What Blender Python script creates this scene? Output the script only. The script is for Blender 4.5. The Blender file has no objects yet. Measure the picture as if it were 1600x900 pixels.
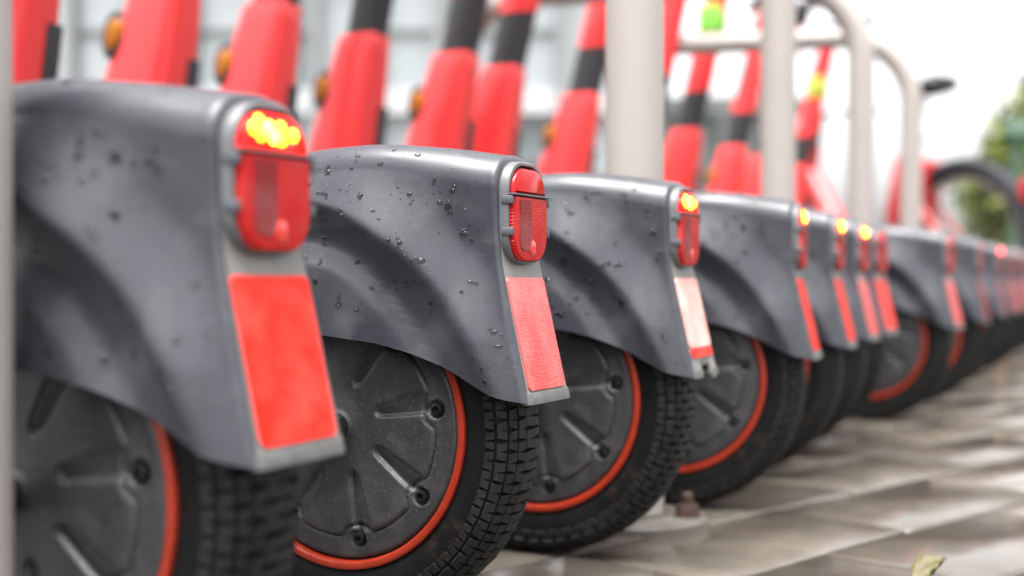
import bpy, bmesh, math, random
import numpy as np
from mathutils import Vector, Matrix
R = math.radians
random.seed(7)
scene = bpy.context.scene
COL = scene.collection

# ------------------------------------------------------------------ camera, sky, sun, exposure
FPX = 2000.0            # focal length in photo pixels (1600 wide)
CAMZ = 0.22
cam_d = bpy.data.cameras.new('camera'); cam = bpy.data.objects.new('camera', cam_d); COL.objects.link(cam)
cam_d.sensor_width = 36.0; cam_d.lens = 36.0 * FPX / 1600.0
cam.location = (0, 0, CAMZ); cam.rotation_euler = (R(90.0 - 0.29), 0, 0)
cam_d.clip_start = 0.02; cam_d.clip_end = 2000
cam_d.dof.use_dof = True; cam_d.dof.focus_distance = 0.765; cam_d.dof.aperture_fstop = 3.9
cam_d.dof.aperture_blades = 0
scene.camera = cam

world = bpy.data.worlds.new('World'); scene.world = world; world.use_nodes = True
wn = world.node_tree; wn.nodes.clear()
sky = wn.nodes.new('ShaderNodeTexSky'); sky.sky_type = 'NISHITA'; sky.sun_disc = False
sky.sun_elevation = R(74); sky.sun_rotation = R(200); sky.air_density = 1.0; sky.dust_density = 6.0; sky.ozone_density = 1.0
hsv = wn.nodes.new('ShaderNodeHueSaturation'); hsv.inputs['Saturation'].default_value = 0.10
bgn = wn.nodes.new('ShaderNodeBackground'); bgn.inputs['Strength'].default_value = 0.15
wo = wn.nodes.new('ShaderNodeOutputWorld')
wn.links.new(sky.outputs[0], hsv.inputs['Color']); wn.links.new(hsv.outputs[0], bgn.inputs['Color']); wn.links.new(bgn.outputs[0], wo.inputs['Surface'])

sun_d = bpy.data.lights.new('sun', 'SUN'); sun_d.energy = 1.4; sun_d.angle = R(40); sun_d.color = (1.0, 0.97, 0.93)
sun = bpy.data.objects.new('sun', sun_d); COL.objects.link(sun)
sun.rotation_euler = (R(16), 0, R(-20))     # high behind the cloud
scene.view_settings.view_transform = 'Standard'; scene.view_settings.look = 'None'
scene.view_settings.exposure = 2.15; scene.view_settings.gamma = 1.0

# ------------------------------------------------------------------ materials
MATS = {}
def lk(nt, a, b): nt.links.new(a, b)
def mat(name, col, rough=0.5, metal=0.0, spec=0.5, coat=0.0, bump=None, var=None, rvar=None, spots=None, emit=None, trans=0.0, ior=1.45, objrand=0.0, alpha=1.0):
    """bump=(scale, strength, dist) ; var=(scale, amount) ; rvar=(scale, lo, hi) ; spots=(scale, threshold, colour)"""
    m = bpy.data.materials.new(name); m.use_nodes = True; nt = m.node_tree
    b = nt.nodes['Principled BSDF']
    b.inputs['Base Color'].default_value = (*col, 1); b.inputs['Roughness'].default_value = rough
    b.inputs['Metallic'].default_value = metal; b.inputs['Specular IOR Level'].default_value = spec
    b.inputs['Coat Weight'].default_value = coat; b.inputs['Coat Roughness'].default_value = 0.12
    b.inputs['Transmission Weight'].default_value = trans; b.inputs['IOR'].default_value = ior
    tc = nt.nodes.new('ShaderNodeTexCoord'); out = tc.outputs['Object']
    cur = None
    if var or objrand:
        rgb = nt.nodes.new('ShaderNodeRGB'); rgb.outputs[0].default_value = (*col, 1); cur = rgb.outputs[0]
    if var:
        n = nt.nodes.new('ShaderNodeTexNoise'); n.inputs['Scale'].default_value = var[0]; n.inputs['Detail'].default_value = 6; n.inputs['Roughness'].default_value = .65
        lk(nt, out, n.inputs['Vector'])
        mr = nt.nodes.new('ShaderNodeMapRange'); mr.inputs[1].default_value = .3; mr.inputs[2].default_value = .7
        mr.inputs[3].default_value = 1 - var[1]; mr.inputs[4].default_value = 1 + var[1]
        lk(nt, n.outputs['Fac'], mr.inputs[0])
        mx = nt.nodes.new('ShaderNodeVectorMath'); mx.operation = 'SCALE'; lk(nt, cur, mx.inputs[0]); lk(nt, mr.outputs[0], mx.inputs['Scale']); cur = mx.outputs[0]
    if objrand:
        oi = nt.nodes.new('ShaderNodeObjectInfo'); mr = nt.nodes.new('ShaderNodeMapRange')
        mr.inputs[3].default_value = 1 - objrand; mr.inputs[4].default_value = 1 + objrand; lk(nt, oi.outputs['Random'], mr.inputs[0])
        mx = nt.nodes.new('ShaderNodeVectorMath'); mx.operation = 'SCALE'; lk(nt, cur, mx.inputs[0]); lk(nt, mr.outputs[0], mx.inputs['Scale']); cur = mx.outputs[0]
    if spots:
        n = nt.nodes.new('ShaderNodeTexNoise'); n.inputs['Scale'].default_value = spots[0]; n.inputs['Detail'].default_value = 4; n.inputs['Roughness'].default_value = .7
        lk(nt, out, n.inputs['Vector'])
        mr = nt.nodes.new('ShaderNodeMapRange'); mr.inputs[1].default_value = spots[1]; mr.inputs[2].default_value = spots[1] + .06; lk(nt, n.outputs['Fac'], mr.inputs[0])
        mx = nt.nodes.new('ShaderNodeMix'); mx.data_type = 'RGBA'; lk(nt, mr.outputs[0], mx.inputs[0])
        if cur: lk(nt, cur, mx.inputs[6])
        else: mx.inputs[6].default_value = (*col, 1)
        mx.inputs[7].default_value = (*spots[2], 1); cur = mx.outputs[2]
    if cur: lk(nt, cur, b.inputs['Base Color'])
    if rvar:
        n = nt.nodes.new('ShaderNodeTexNoise'); n.inputs['Scale'].default_value = rvar[0]; n.inputs['Detail'].default_value = 5
        lk(nt, out, n.inputs['Vector'])
        mr = nt.nodes.new('ShaderNodeMapRange'); mr.inputs[1].default_value = .35; mr.inputs[2].default_value = .65; mr.inputs[3].default_value = rvar[1]; mr.inputs[4].default_value = rvar[2]
        lk(nt, n.outputs['Fac'], mr.inputs[0]); lk(nt, mr.outputs[0], b.inputs['Roughness'])
    if bump:
        n = nt.nodes.new('ShaderNodeTexNoise'); n.inputs['Scale'].default_value = bump[0]; n.inputs['Detail'].default_value = 5
        lk(nt, out, n.inputs['Vector'])
        bp = nt.nodes.new('ShaderNodeBump'); bp.inputs['Strength'].default_value = bump[1]; bp.inputs['Distance'].default_value = bump[2]
        lk(nt, n.outputs['Fac'], bp.inputs['Height']); lk(nt, bp.outputs[0], b.inputs['Normal'])
    if emit:
        b.inputs['Emission Color'].default_value = (*emit[0], 1); b.inputs['Emission Strength'].default_value = emit[1]
    MATS[name] = m
    return m

def retro_mat(name, col, col2, scale, rough, amt=.5, streak=None, spec=.12):
    """prismatic / reflective sheet: small cells with facetted relief"""
    m = bpy.data.materials.new(name); m.use_nodes = True; nt = m.node_tree; b = nt.nodes['Principled BSDF']
    tc = nt.nodes.new('ShaderNodeTexCoord')
    v = nt.nodes.new('ShaderNodeTexVoronoi'); v.inputs['Scale'].default_value = scale; lk(nt, tc.outputs['Object'], v.inputs['Vector'])
    n = nt.nodes.new('ShaderNodeTexNoise'); n.inputs['Scale'].default_value = 45; n.inputs['Detail'].default_value = 5; n.inputs['Roughness'].default_value = .6
    mp = nt.nodes.new('ShaderNodeMapping'); mp.inputs['Scale'].default_value = streak or (1, 1, 1); lk(nt, tc.outputs['Object'], mp.inputs['Vector']); lk(nt, mp.outputs[0], n.inputs['Vector'])
    mr = nt.nodes.new('ShaderNodeMapRange'); mr.inputs[1].default_value = .4; mr.inputs[2].default_value = .68; mr.inputs[4].default_value = amt; lk(nt, n.outputs['Fac'], mr.inputs[0])
    mx = nt.nodes.new('ShaderNodeMix'); mx.data_type = 'RGBA'; lk(nt, mr.outputs[0], mx.inputs[0]); mx.inputs[6].default_value = (*col, 1); mx.inputs[7].default_value = (*col2, 1)
    lk(nt, mx.outputs[2], b.inputs['Base Color'])
    bp = nt.nodes.new('ShaderNodeBump'); bp.inputs['Strength'].default_value = .35; bp.inputs['Distance'].default_value = .0006; lk(nt, v.outputs['Distance'], bp.inputs['Height']); lk(nt, bp.outputs[0], b.inputs['Normal'])
    b.inputs['Roughness'].default_value = rough; b.inputs['Specular IOR Level'].default_value = spec
    MATS[name] = m; return m

mat('fender_plastic', (0.028, 0.029, 0.0365), .36, spec=.6, var=(22, .2), bump=(900, .10, .0006), rvar=(26, .27, .46), spots=(75, .715, (.13, .13, .135)))
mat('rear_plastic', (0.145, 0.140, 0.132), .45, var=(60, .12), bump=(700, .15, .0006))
mat('tip_plastic', (0.085, 0.085, 0.083), .5, var=(120, .2), bump=(500, .3, .0008), spots=(160, .64, (.18, .18, .175)))
mat('frame_grey', (0.085, 0.088, 0.095), .4)
mat('clip_grey', (0.06, 0.066, 0.075), .4)
mat('black_plastic', (0.012, 0.012, 0.014), .45, var=(40, .3))
mat('dark_inner', (0.008, 0.008, 0.009), .7)
mat('cover_plastic', (0.023, 0.023, 0.0245), .42, var=(38, .3), bump=(1400, .12, .0004), spots=(620, .60, (.10, .095, .09)))
mat('rubber', (0.005, 0.005, 0.0052), .5, spec=.14, var=(40, .35), bump=(300, .15, .0005), spots=(26, .64, (.018, .012, .008)), rvar=(30, .42, .62))
mat('tread_rubber', (0.011, 0.011, 0.0108),   .55, spec=.22, var=(60, .4), bump=(400, .25, .0006), spots=(90, .66, (.032, .027, .022)))
mat('orange_ring', (0.22, 0.016, 0.004), .4, var=(90, .14), spots=(110, .66, (.16, .02, .01)))
mat('screw_metal', (0.02, 0.02, 0.022), .3, metal=.6)
mat('scooter_red', (0.66, 0.022, 0.024), .36, var=(6, .06), coat=.25)
mat('scooter_dark', (0.018, 0.017, 0.020), .42)
mat('amber', (0.30, 0.10, 0.004), .25, spec=.3, var=(300, .3))
mat('lens_red', (0.36, 0.006, 0.007), .16, spec=.25, bump=(160, .2, .001), var=(120, .3))
mat('lens_lit', (0.42, 0.006, 0.006), .16, spec=.2, emit=((1, .010, .006), .28))
mat('led_lit', (1, .5, .05), .3, emit=((1.0, .27, .004), 3.2))
mat('led_red', (1, .1, .1), .3, emit=((1.0, .05, .04), 5.0))
mat('led_hot', (1, .7, .2), .3, emit=((1.0, .42, .02), 5.0))
retro_mat('prism_red', (0.38, 0.006, 0.007), (.34, .03, .03), 900, .18, .7)
retro_mat('prism_grey', (0.16, 0.010, 0.012), (.21, .06, .06), 900, .2, .8)
mat('spot_red', (0.55, 0.018, 0.012), .2, coat=.6)
retro_mat('sheet_red', (0.54, 0.012, 0.004), (.62, .050, .034), 700, .28, .8)
retro_mat('sheet_pink', (0.54, 0.030, 0.027), (.60, .14, .13), 700, .22, .75, (1, .7, .35), .45)  # pinker sheet colour with stretched paler mottling
retro_mat('sheet_pale', (0.62, 0.27, 0.24), (.66, .45, .41), 700, .3, .9)  # whitish pink sheet colour, mottled paler
mat('water', (.5, .51, .54), .0, trans=1.0, ior=1.33)
mat('rack_paint', (0.275, 0.250, 0.232), .45, var=(5, .05), spots=(26, .74, (.3, .26, .22)))
mat('rust', (0.04, 0.018, 0.013), .6, var=(120, .5), bump=(300, .4, .001))
mat('plate_wet', (0.10, 0.09, 0.078), .4, spec=.35, var=(30, .25), rvar=(20, .3, .6))
mat('alu', (0.5, 0.5, 0.5), .35, metal=.8)
mat('grip_mat', (0.02, 0.05, 0.02), .6, var=(60, .2))
mat('neon_green', (0.17, 0.50, 0.05), .5)
mat('neon_yellow', (0.30, 0.34, 0.03), .5)
mat('paver', (0.078, 0.067, 0.055), .3, spec=.6, var=(14, .32), objrand=.2, bump=(120, .22, .0012), rvar=(4, .04, .26), spots=(320, .62, (.04, .034, .028)))
mat('joint', (0.024, 0.017, 0.010), .55, var=(30, .4), bump=(200, .5, .003))
mat('leaf_yellow', (0.085, 0.072, 0.028), .5, spec=.3, var=(60, .2))
mat('leaf_brown', (0.22, 0.10, 0.03), .45, var=(60, .2))
mat('foliage', (0.105, 0.122, 0.017), .5, objrand=.1)
mat('foliage2', (0.05, 0.075, 0.014), .5)
mat('bark', (0.08, 0.06, 0.045), .8, var=(5, .3))
mat('glass_pane', (0.26, 0.285, 0.295), .10, coat=.3, var=(.5, .12))
mat('glass_dark', (0.12, 0.14, 0.145), .06, coat=.3)
mat('mullion', (0.19, 0.195, 0.20), .5)
mat('wall_white', (0.38, 0.39, 0.40), .6, var=(.4, .06))
mat('wall_grey', (0.13, 0.135, 0.14), .7, var=(.6, .1))
mat('lamp_green', (0.045, 0.085, 0.062), .5)
mat('bike_grey', (0.018, 0.018, 0.021), .6, spec=.2)
mat('bike_black', (0.012, 0.013, 0.014), .45)
mat('bike_red', (0.36, 0.006, 0.008), .35, coat=.3)
mat('lawn_mat', (0.09, 0.14, 0.035), .8, var=(2, .3))

# fine scratches and dried splash marks on the fender plastic
def scratches(m, col, sets):
    nt = m.node_tree; b = nt.nodes['Principled BSDF']; src = b.inputs['Base Color'].links[0].from_socket
    tc = nt.nodes.new('ShaderNodeTexCoord')
    for rot, sc, lo, hi, amt in sets:
        mp = nt.nodes.new('ShaderNodeMapping'); mp.inputs['Rotation'].default_value = rot; mp.inputs['Scale'].default_value = sc; lk(nt, tc.outputs['Object'], mp.inputs['Vector'])
        n = nt.nodes.new('ShaderNodeTexNoise'); n.inputs['Scale'].default_value = 1; n.inputs['Detail'].default_value = 3; lk(nt, mp.outputs[0], n.inputs['Vector'])
        mr = nt.nodes.new('ShaderNodeMapRange'); mr.inputs[1].default_value = lo; mr.inputs[2].default_value = hi; mr.inputs[4].default_value = amt; lk(nt, n.outputs['Fac'], mr.inputs[0])
        mx = nt.nodes.new('ShaderNodeMix'); mx.data_type = 'RGBA'; lk(nt, mr.outputs[0], mx.inputs[0]); lk(nt, src, mx.inputs[6]); mx.inputs[7].default_value = (*col, 1); src = mx.outputs[2]
    lk(nt, src, b.inputs['Base Color'])
scratches(MATS['fender_plastic'], (.10, .10, .105), [((0, R(35), 0), (55, 200, 1500), .69, .74, .7), ((0, R(-50), 0), (70, 200, 1800), .70, .75, .6), ((0, 0, 0), (38, 38, 38), .55, .75, .28), ((0, 0, 0), (900, 900, 900), .62, .72, .25)])
scratches(MATS['cover_plastic'], (.11, .105, .10), [((0, R(20), 0), (40, 40, 40), .5, .75, .35), ((0, R(60), 0), (60, 200, 1200), .68, .74, .5)])

# ------------------------------------------------------------------ helpers
def new_mesh(name, verts, faces, m=None, smooth=True, angle=38):
    me = bpy.data.meshes.new(name); me.from_pydata([tuple(v) for v in verts], [], faces); me.update()
    if m: me.materials.append(MATS[m])
    if smooth:
        for p in me.polygons: p.use_smooth = True
        me.set_sharp_from_angle(angle=R(angle))
    return me
class MB:
    def __init__(s): s.v = []; s.f = []
    def add(s, verts, faces):
        o = len(s.v); s.v += [tuple(v) for v in verts]; s.f += [tuple(i + o for i in f) for f in faces]; return s
    def box(s, c, d, M=None, bev=0.0):
        x, y, z = d[0] / 2, d[1] / 2, d[2] / 2
        if bev <= 0:
            vs = [Vector((a * x, b * y, e * z)) for a in (-1, 1) for b in (-1, 1) for e in (-1, 1)]
            fs = [(0, 1, 3, 2), (4, 6, 7, 5), (0, 4, 5, 1), (2, 3, 7, 6), (0, 2, 6, 4), (1, 5, 7, 3)]
        else:
            bm = bmesh.new(); bmesh.ops.create_cube(bm, size=1); bmesh.ops.scale(bm, vec=d, verts=bm.verts)
            bmesh.ops.bevel(bm, geom=bm.edges[:], offset=bev, segments=2, affect='EDGES', profile=.5)
            bm.verts.index_update(); vs = [v.co.copy() for v in bm.verts]; fs = [tuple(v.index for v in f.verts) for f in bm.faces]; bm.free()
        if M: vs = [M @ v for v in vs]
        return s.add([v + Vector(c) for v in vs], fs)
    def rings(s, rings, cap=True, closed=False):
        n = len(rings[0]); vs = [p for r in rings for p in r]; fs = []
        k = len(rings)
        for i in range(k if closed else k - 1):
            a = i * n; b = ((i + 1) % k) * n
            for j in range(n):
                j2 = (j + 1) % n; fs.append((a + j, a + j2, b + j2, b + j))
        if cap and not closed:
            fs.append(tuple(range(n - 1, -1, -1))); fs.append(tuple((k - 1) * n + j for j in range(n)))
        return s.add(vs, fs)
    def tube(s, pts, r, n=14, cap=True, closed=False):
        pts = [Vector(p) for p in pts]; rs = r if isinstance(r, (list, tuple)) else [r] * len(pts)
        rings = []; up = None
        for i, p in enumerate(pts):
            if closed: t = (pts[(i + 1) % len(pts)] - pts[i - 1]).normalized()
            else: t = (pts[min(i + 1, len(pts) - 1)] - pts[max(i - 1, 0)]).normalized()
            if up is None:
                up = Vector((0, 0, 1)) if abs(t.z) < .9 else Vector((0, 1, 0))
            a = t.cross(up).normalized(); b = a.cross(t).normalized(); up = b
            rings.append([p + (a * math.cos(2 * math.pi * j / n) + b * math.sin(2 * math.pi * j / n)) * rs[i] for j in range(n)])
        return s.rings(rings, cap, closed)
    def lathe(s, prof, n=96, closed=False):
        """prof: (radius, y) pairs, axis along y"""
        rings = [[Vector((r * math.cos(2 * math.pi * j / n), y, r * math.sin(2 * math.pi * j / n))) for j in range(n)] for r, y in prof]
        return s.rings(rings, cap=False, closed=closed)
    def mesh(s, name, m, smooth=True, angle=38, recalc=True):
        me = new_mesh(name, s.v, s.f, m, smooth, angle)
        if recalc:
            bm = bmesh.new(); bm.from_mesh(me); bmesh.ops.recalc_face_normals(bm, faces=bm.faces[:]); bm.to_mesh(me); bm.free()
            if smooth: me.set_sharp_from_angle(angle=R(angle))
        return me
def obj(name, me, parent=None, loc=None, rot=None):
    o = bpy.data.objects.new(name, me); COL.objects.link(o)
    if parent: o.parent = parent
    if loc: o.location = loc
    if rot: o.rotation_euler = rot
    return o
def tag(o, label, cat, group=None):
    o['label'] = label; o['category'] = cat
    if group: o['group'] = group
    return o
def thing(name, label, cat, loc=(0, 0, 0), rz=0.0, group=None):
    o = bpy.data.objects.new(name, None); COL.objects.link(o); o.empty_display_size = .1
    o.location = loc; o.rotation_euler = (0, 0, rz); return tag(o, label, cat, group)
def smooth(x, a=0.0, b=1.0):
    t = min(1, max(0, (x - a) / (b - a))); return t * t * (3 - 2 * t)
def itp(x, xs, ys): return float(np.interp(x, xs, ys))

# ------------------------------------------------------------------ ground: bedding sheet and pavers
gm = MB(); gm.box((0, 0, -.06), (1, 1, .1))
S = 600
ground = obj('pavement', new_mesh('pavement', [(-S, -S, -.010), (S, -S, -.010), (S, S, -.010), (-S, S, -.010)], [(0, 1, 2, 3)], 'joint', False)); ground['kind'] = 'structure'
PL, PW, PT, GAP = .285, .142, .05, .005
def paver_mesh(i):
    b = MB(); rnd = random.Random(40 + i)
    b.box((0, 0, -PT / 2), (PL - GAP, PW - GAP, PT), bev=.0035)
    b.v = [(x + rnd.uniform(-.0012, .0012), y + rnd.uniform(-.0012, .0012), z) for x, y, z in b.v]
    return b.mesh('paver', 'paver', True, 50)
PM = [paver_mesh(i) for i in range(5)]
ang = R(44); ca, sa = math.cos(ang), math.sin(ang)
org = Vector((.354, 1.134))       # a paver corner read from the ground
cells = []
for j in range(-90, 90):
    for i in range(-50, 50):
        lu = (i + (.5 if j % 2 else 0)) * PL - PL / 2; lv = (j + .5) * PW
        x = org.x + lu * ca - lv * sa; y = org.y + lu * sa + lv * ca
        if y < -2 or y > 7.5 or x < -4 or x > 5: continue
        key = math.hypot((x - .30 * y - .1) * 1.1, (y - 1.5) * .7) if y > .7 else 9
        cells.append((key, x, y))
cells.sort()
rest = MB(); rnd = random.Random(3)
for k, (key, x, y) in enumerate(cells):
    tilt = (rnd.gauss(0, .0035), rnd.gauss(0, .0035), ang + rnd.gauss(0, .004)); dz = max(-.0015, min(.001, rnd.gauss(-.0002, .0006)))
    if k < 300:
        obj('paver', PM[k % 5], ground, (x, y, dz), tilt)
    else:
        from mathutils import Euler
        rest.box((x, y, dz - PT / 2), (PL - GAP, PW - GAP, PT), Euler(tilt).to_matrix())
o = obj('paver_field', rest.mesh('paver_field', 'paver', False), ground); o['kind'] = 'stuff'
# far paving beyond the built pieces: one sheet, material only
_x = (-60, -3.7, 4.7, 60); _y = (-60, -1.7, 7.2, 60); _v = [(x, y, -.004) for y in _y for x in _x]
far = new_mesh('far_paving', _v, [(r * 4 + c, r * 4 + c + 1, r * 4 + c + 5, r * 4 + c + 4) for r in range(3) for c in range(3) if (r, c) != (1, 1)], 'paver', False)
o = obj('far_paving', far); o['kind'] = 'structure'
lw = obj('lawn', new_mesh('lawn', [(4, 14, .012), (60, 14, .012), (60, 60, .012), (4, 60, .012)], [(0, 1, 2, 3)], 'lawn_mat', False)); lw['kind'] = 'structure'

# ------------------------------------------------------------------ scooter: rear fender surface
WU, WZ, WR = .118, .127, .127                     # rear wheel centre and radius (x forward from the lamp face, z up)
ZT_U = [-.03, 0, .0356, .081, .13, .20, .27]; ZT_Z = [.2935, .2955, .3015, .3065, .305, .294, .27]
ZB_U = [-.025, -.012, 0, .0136, .0356, .058, .081, .122, .20, .27]; ZB_Z = [.1475, .1485, .151, .157, .1685, .1775, .1830, .1865, .183, .175]
_zu = np.linspace(-.04, .29, 400)
def _sm(xs, ys, w):
    y = np.interp(_zu, xs, ys); k = np.ones(w) / w
    yp = np.pad(y, w, mode='edge'); return np.convolve(np.convolve(yp, k, 'same'), k, 'same')[w:-w]
_zt = _sm(ZT_U, ZT_Z, 31); _zb = _sm(ZB_U, ZB_Z, 13)
def ztop(u): return float(np.interp(u, _zu, _zt))
def zbot(u): return float(np.interp(u, _zu, _zb))
def urear(z):
    t = .232 - z; k = .004
    soft = k * math.log1p(math.exp(max(-40, min(40, t / k))))
    return -.232 * soft + (.0016 if z > .26 else .0016 * smooth(z, .22, .26))
CR_T = [60, 83.7, 97.5, 110.8, 127, 142.5, 156.7, 180]; CR_R = [.150, .145, .138, .1295, .1215, .1165, .1165, .122]
def half_w(u, z):
    zt = ztop(u)
    w = .0292 + .0145 * smooth(u, -.02, .105)
    th = math.degrees(math.atan2(z - WZ, u - WU)) % 360; rc = itp(th, CR_T, CR_R); r = math.hypot(u - WU, z - WZ)
    q = rc - r; k = .0010
    qs = k * math.log1p(math.exp(max(-40, min(40, q / k))))
    t = min(1, max(0, (zt - .016 - z) / (.036 + .10 * (1 - smooth(u, .0, .09)))))
    w += (.0055 + .0060 * smooth(u, .01, .10)) * t * smooth(u, -.015, .02)                               # upper panel leans out towards the crease
    w -= .0042 * (1 - smooth(u, .015, .075)) * smooth(u, -.012, .012) * math.sin(math.pi * min(1, max(0, (.285 - z) / .10))) ** 1.2   # hollow beside the lamp
    D = .0150 * (1 - .22 * smooth(th, 120, 160))
    w += .0048 * smooth(q, -.034, .002) * smooth(th, 92, 118)
    if qs < .027: w -= D * math.sin(math.pi / 2 * qs / .027)
    else: w -= D * (1 - 1.15 * smooth(qs, .022, .092) ** .9)
    return w
NS, NC, NT = 84, 14, 8
DL = [0, .0002, .0006, .0012, .002, .003, .0042, .006, .009] + [.009 + .0042 * i for i in range(1, 38)] + [.175, .19, .205, .22, .235, .25, .265, .28]
def fender_point(D, part, t):
    u = D
    for _ in range(14):
        zt, zb = ztop(u), zbot(u); r = .0195 - .003 * smooth(u, 0, .08)
        W = half_w(u, zt - r); al = 0.0
        if part == 0: z = zb + (zt - r - zb) * t; s = half_w(u, z)
        elif part == 1: al = t * math.pi / 2; s = W - r + r * math.cos(al); z = zt - r + r * math.sin(al)
        else: s = (W - r) * (1 - t); z = zt + .0012 * (1 - (1 - t) ** 2); al = math.pi / 2
        ur = urear(z); u = ur + (.262 - ur) * (D / .28)
    q = u - ur; re = .0035
    if q < re:
        e = re - math.sqrt(max(0, re * re - (re - q) ** 2)); s -= e * math.cos(al); z -= e * math.sin(al)
    return Vector((u, s, z))
half = []
for D in DL:
    row = [fender_point(D, 0, i / NS) for i in range(NS)] + [fender_point(D, 1, i / NC) for i in range(NC)] + [fender_point(D, 2, i / NT) for i in range(NT + 1)]
    half.append(row)
def fender_mesh(notch=False):
    rows = [r + [Vector((p.x, -p.y, p.z)) for p in reversed(r[:-1])] for r in half]
    n = len(rows[0]); vs = [p for r in rows for p in r]; fs = []
    for i in range(len(rows) - 1):
        for j in range(n - 1): fs.append((i * n + j, i * n + j + 1, (i + 1) * n + j + 1, (i + 1) * n + j))
    n_shell = len(fs)
    # rear face
    h = n // 2; C = 16; grid = []
    for j in range(h):
        a, b = rows[0][j], rows[0][n - 1 - j]; line = [j]
        for c in range(1, C):
            vs.append(a.lerp(b, c / C)); line.append(len(vs) - 1)
        line.append(n - 1 - j); grid.append(line)
    for j in range(h - 1):
        for c in range(C):
            p = (vs[grid[j][c]] + vs[grid[j + 1][c + 1]]) / 2
            if notch and p.z < .1585 + .004 * math.sin(c * 2.1) and -.013 < p.y < .006: continue
            fs.append((grid[j][c], grid[j][c + 1], grid[j + 1][c + 1], grid[j + 1][c]))
    fs.append(tuple(grid[h - 1]) + (h,))
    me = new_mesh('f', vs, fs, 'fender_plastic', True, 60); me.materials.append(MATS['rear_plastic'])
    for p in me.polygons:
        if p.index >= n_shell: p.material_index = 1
    bm = bmesh.new(); bm.from_mesh(me); bmesh.ops.recalc_face_normals(bm, faces=bm.faces[:])
    top = max(bm.faces, key=lambda f: f.calc_center_median().z)
    if top.normal.z < 0: bmesh.ops.reverse_faces(bm, faces=bm.faces[:])
    bm.to_mesh(me); bm.free()
    t = bpy.data.objects.new('tmp', me); COL.objects.link(t)
    sd = t.modifiers.new('s', 'SOLIDIFY'); sd.thickness = .0026; sd.offset = -1; sd.use_even_offset = False
    dg = bpy.context.evaluated_depsgraph_get(); out = bpy.data.meshes.new_from_object(t.evaluated_get(dg)); out.name = 'rear_fender'
    bpy.data.objects.remove(t)
    for p in out.polygons: p.use_smooth = True
    out.set_sharp_from_angle(angle=R(50))
    return out
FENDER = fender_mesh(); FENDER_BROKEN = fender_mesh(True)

# drops of rain on the fender: flattened beads in loose clusters
def drops_mesh(seed, n_cl):
    rnd = random.Random(seed); b = MB()
    def bead(P, N, r, h, el):
        N = N.normalized(); A = N.cross(Vector((1, 0, .2))).normalized(); Bv = N.cross(A)
        a = rnd.uniform(0, math.pi); A, Bv = A * math.cos(a) + Bv * math.sin(a), Bv * math.cos(a) - A * math.sin(a)
        n = 11; ph = [rnd.uniform(.84, 1.18) for _ in range(n)]
        rings = []
        for rr, hh in ((1.0, -.08), (.97, .22), (.8, .62), (.45, .92)):
            rings.append([P + A * (r * el * rr * ph[j] * math.cos(2 * math.pi * j / n)) + Bv * (r * rr * ph[j] * math.sin(2 * math.pi * j / n)) + N * (h * hh) for j in range(n)])
        o0 = len(b.v); b.rings(rings, cap=False)
        b.v.append(tuple(P + N * h)); t = len(b.v) - 1
        for j in range(n): b.f.append((o0 + 3 * n + j, o0 + 3 * n + (j + 1) % n, t))
        b.f.append(tuple(o0 + j for j in reversed(range(n))))
    for c in range(n_cl):
        i = rnd.randrange(8, 44); j = rnd.choice([rnd.randrange(3, NS), rnd.randrange(NS - 26, NS + NC - 2), rnd.randrange(3, NS)])
        big = rnd.random() < .25
        for k in range(rnd.choice([1, 1, 1, 2, 2, 3, 4])):
            ii = i + rnd.uniform(-.9, .9) * 1.1; jj = j + rnd.uniform(-2.6, 2.6)
            i0 = int(max(1, min(len(half) - 3, ii))); j0 = int(max(1, min(len(half[0]) - 3, jj))); fi, fj = ii - i0, jj - j0
            P = half[i0][j0].lerp(half[i0 + 1][j0], fi).lerp(half[i0][j0 + 1].lerp(half[i0 + 1][j0 + 1], fi), fj)
            N = (half[i0][j0 + 1] - half[i0][j0]).cross(half[i0 + 1][j0] - half[i0][j0])
            if N.y < 0 and abs(N.y) > abs(N.z) or N.z < 0 and abs(N.z) > abs(N.y): N = -N
            r = rnd.uniform(.0006, .0016) * (1.35 if big else 1); bead(P, N, r, r * .6, rnd.uniform(1.0, 1.9))
    # single tiny beads
    for c in range(n_cl * 2):
        i0 = rnd.randrange(6, 45); j0 = rnd.randrange(2, NS + NC)
        P = half[i0][j0]; N = (half[i0][j0 + 1] - P).cross(half[i0 + 1][j0] - P)
        if N.y < 0 and abs(N.y) > abs(N.z) or N.z < 0 and abs(N.z) > abs(N.y): N = -N
        r = rnd.uniform(.0003, .0007); bead(P, N, r, r * .6, 1.2)
    return b.mesh('water_drops', 'water', True, 80)
DROPS = [drops_mesh(34 + i, 62) for i in range(3)]

# ------------------------------------------------------------------ tail light
LH = .0225
def lamp_outline(z0, z1, hw, rt, rb, n=10, inset=0.0):
    z0 += inset; z1 -= inset; hw -= inset; rt = max(.0003, rt - inset); rb = max(.0003, rb - inset); pts = []
    for cx, cz, r, a0 in ((hw - rt, z1 - rt, rt, 0), (-(hw - rt), z1 - rt, rt, 90), (-(hw - rb), z0 + rb, rb, 180), (hw - rb, z0 + rb, rb, 270)):
        for k in range(n + 1):
            a = R(a0 + 90 * k / n); pts.append((cx + r * math.cos(a), cz + r * math.sin(a)))
    return pts
def prism(outl, levels):
    """outl(inset) -> points ; levels = [(u, inset)...] from back to front"""
    b = MB(); rings = [[Vector((u, s, z)) for s, z in outl(i)] for u, i in levels]; b.rings(rings); return b
ZL0, ZL1, ZD = .2325, .2900, .2725
frame_b = MB()
o_out = lambda i: lamp_outline(ZL0 - .001, ZL1 + .0032, LH + .0032, .0185, .0165, inset=i)
o_in = lambda i: lamp_outline(ZL0 - .001, ZL1 + .0006, LH + .0006, .018, .016, inset=i)
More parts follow.
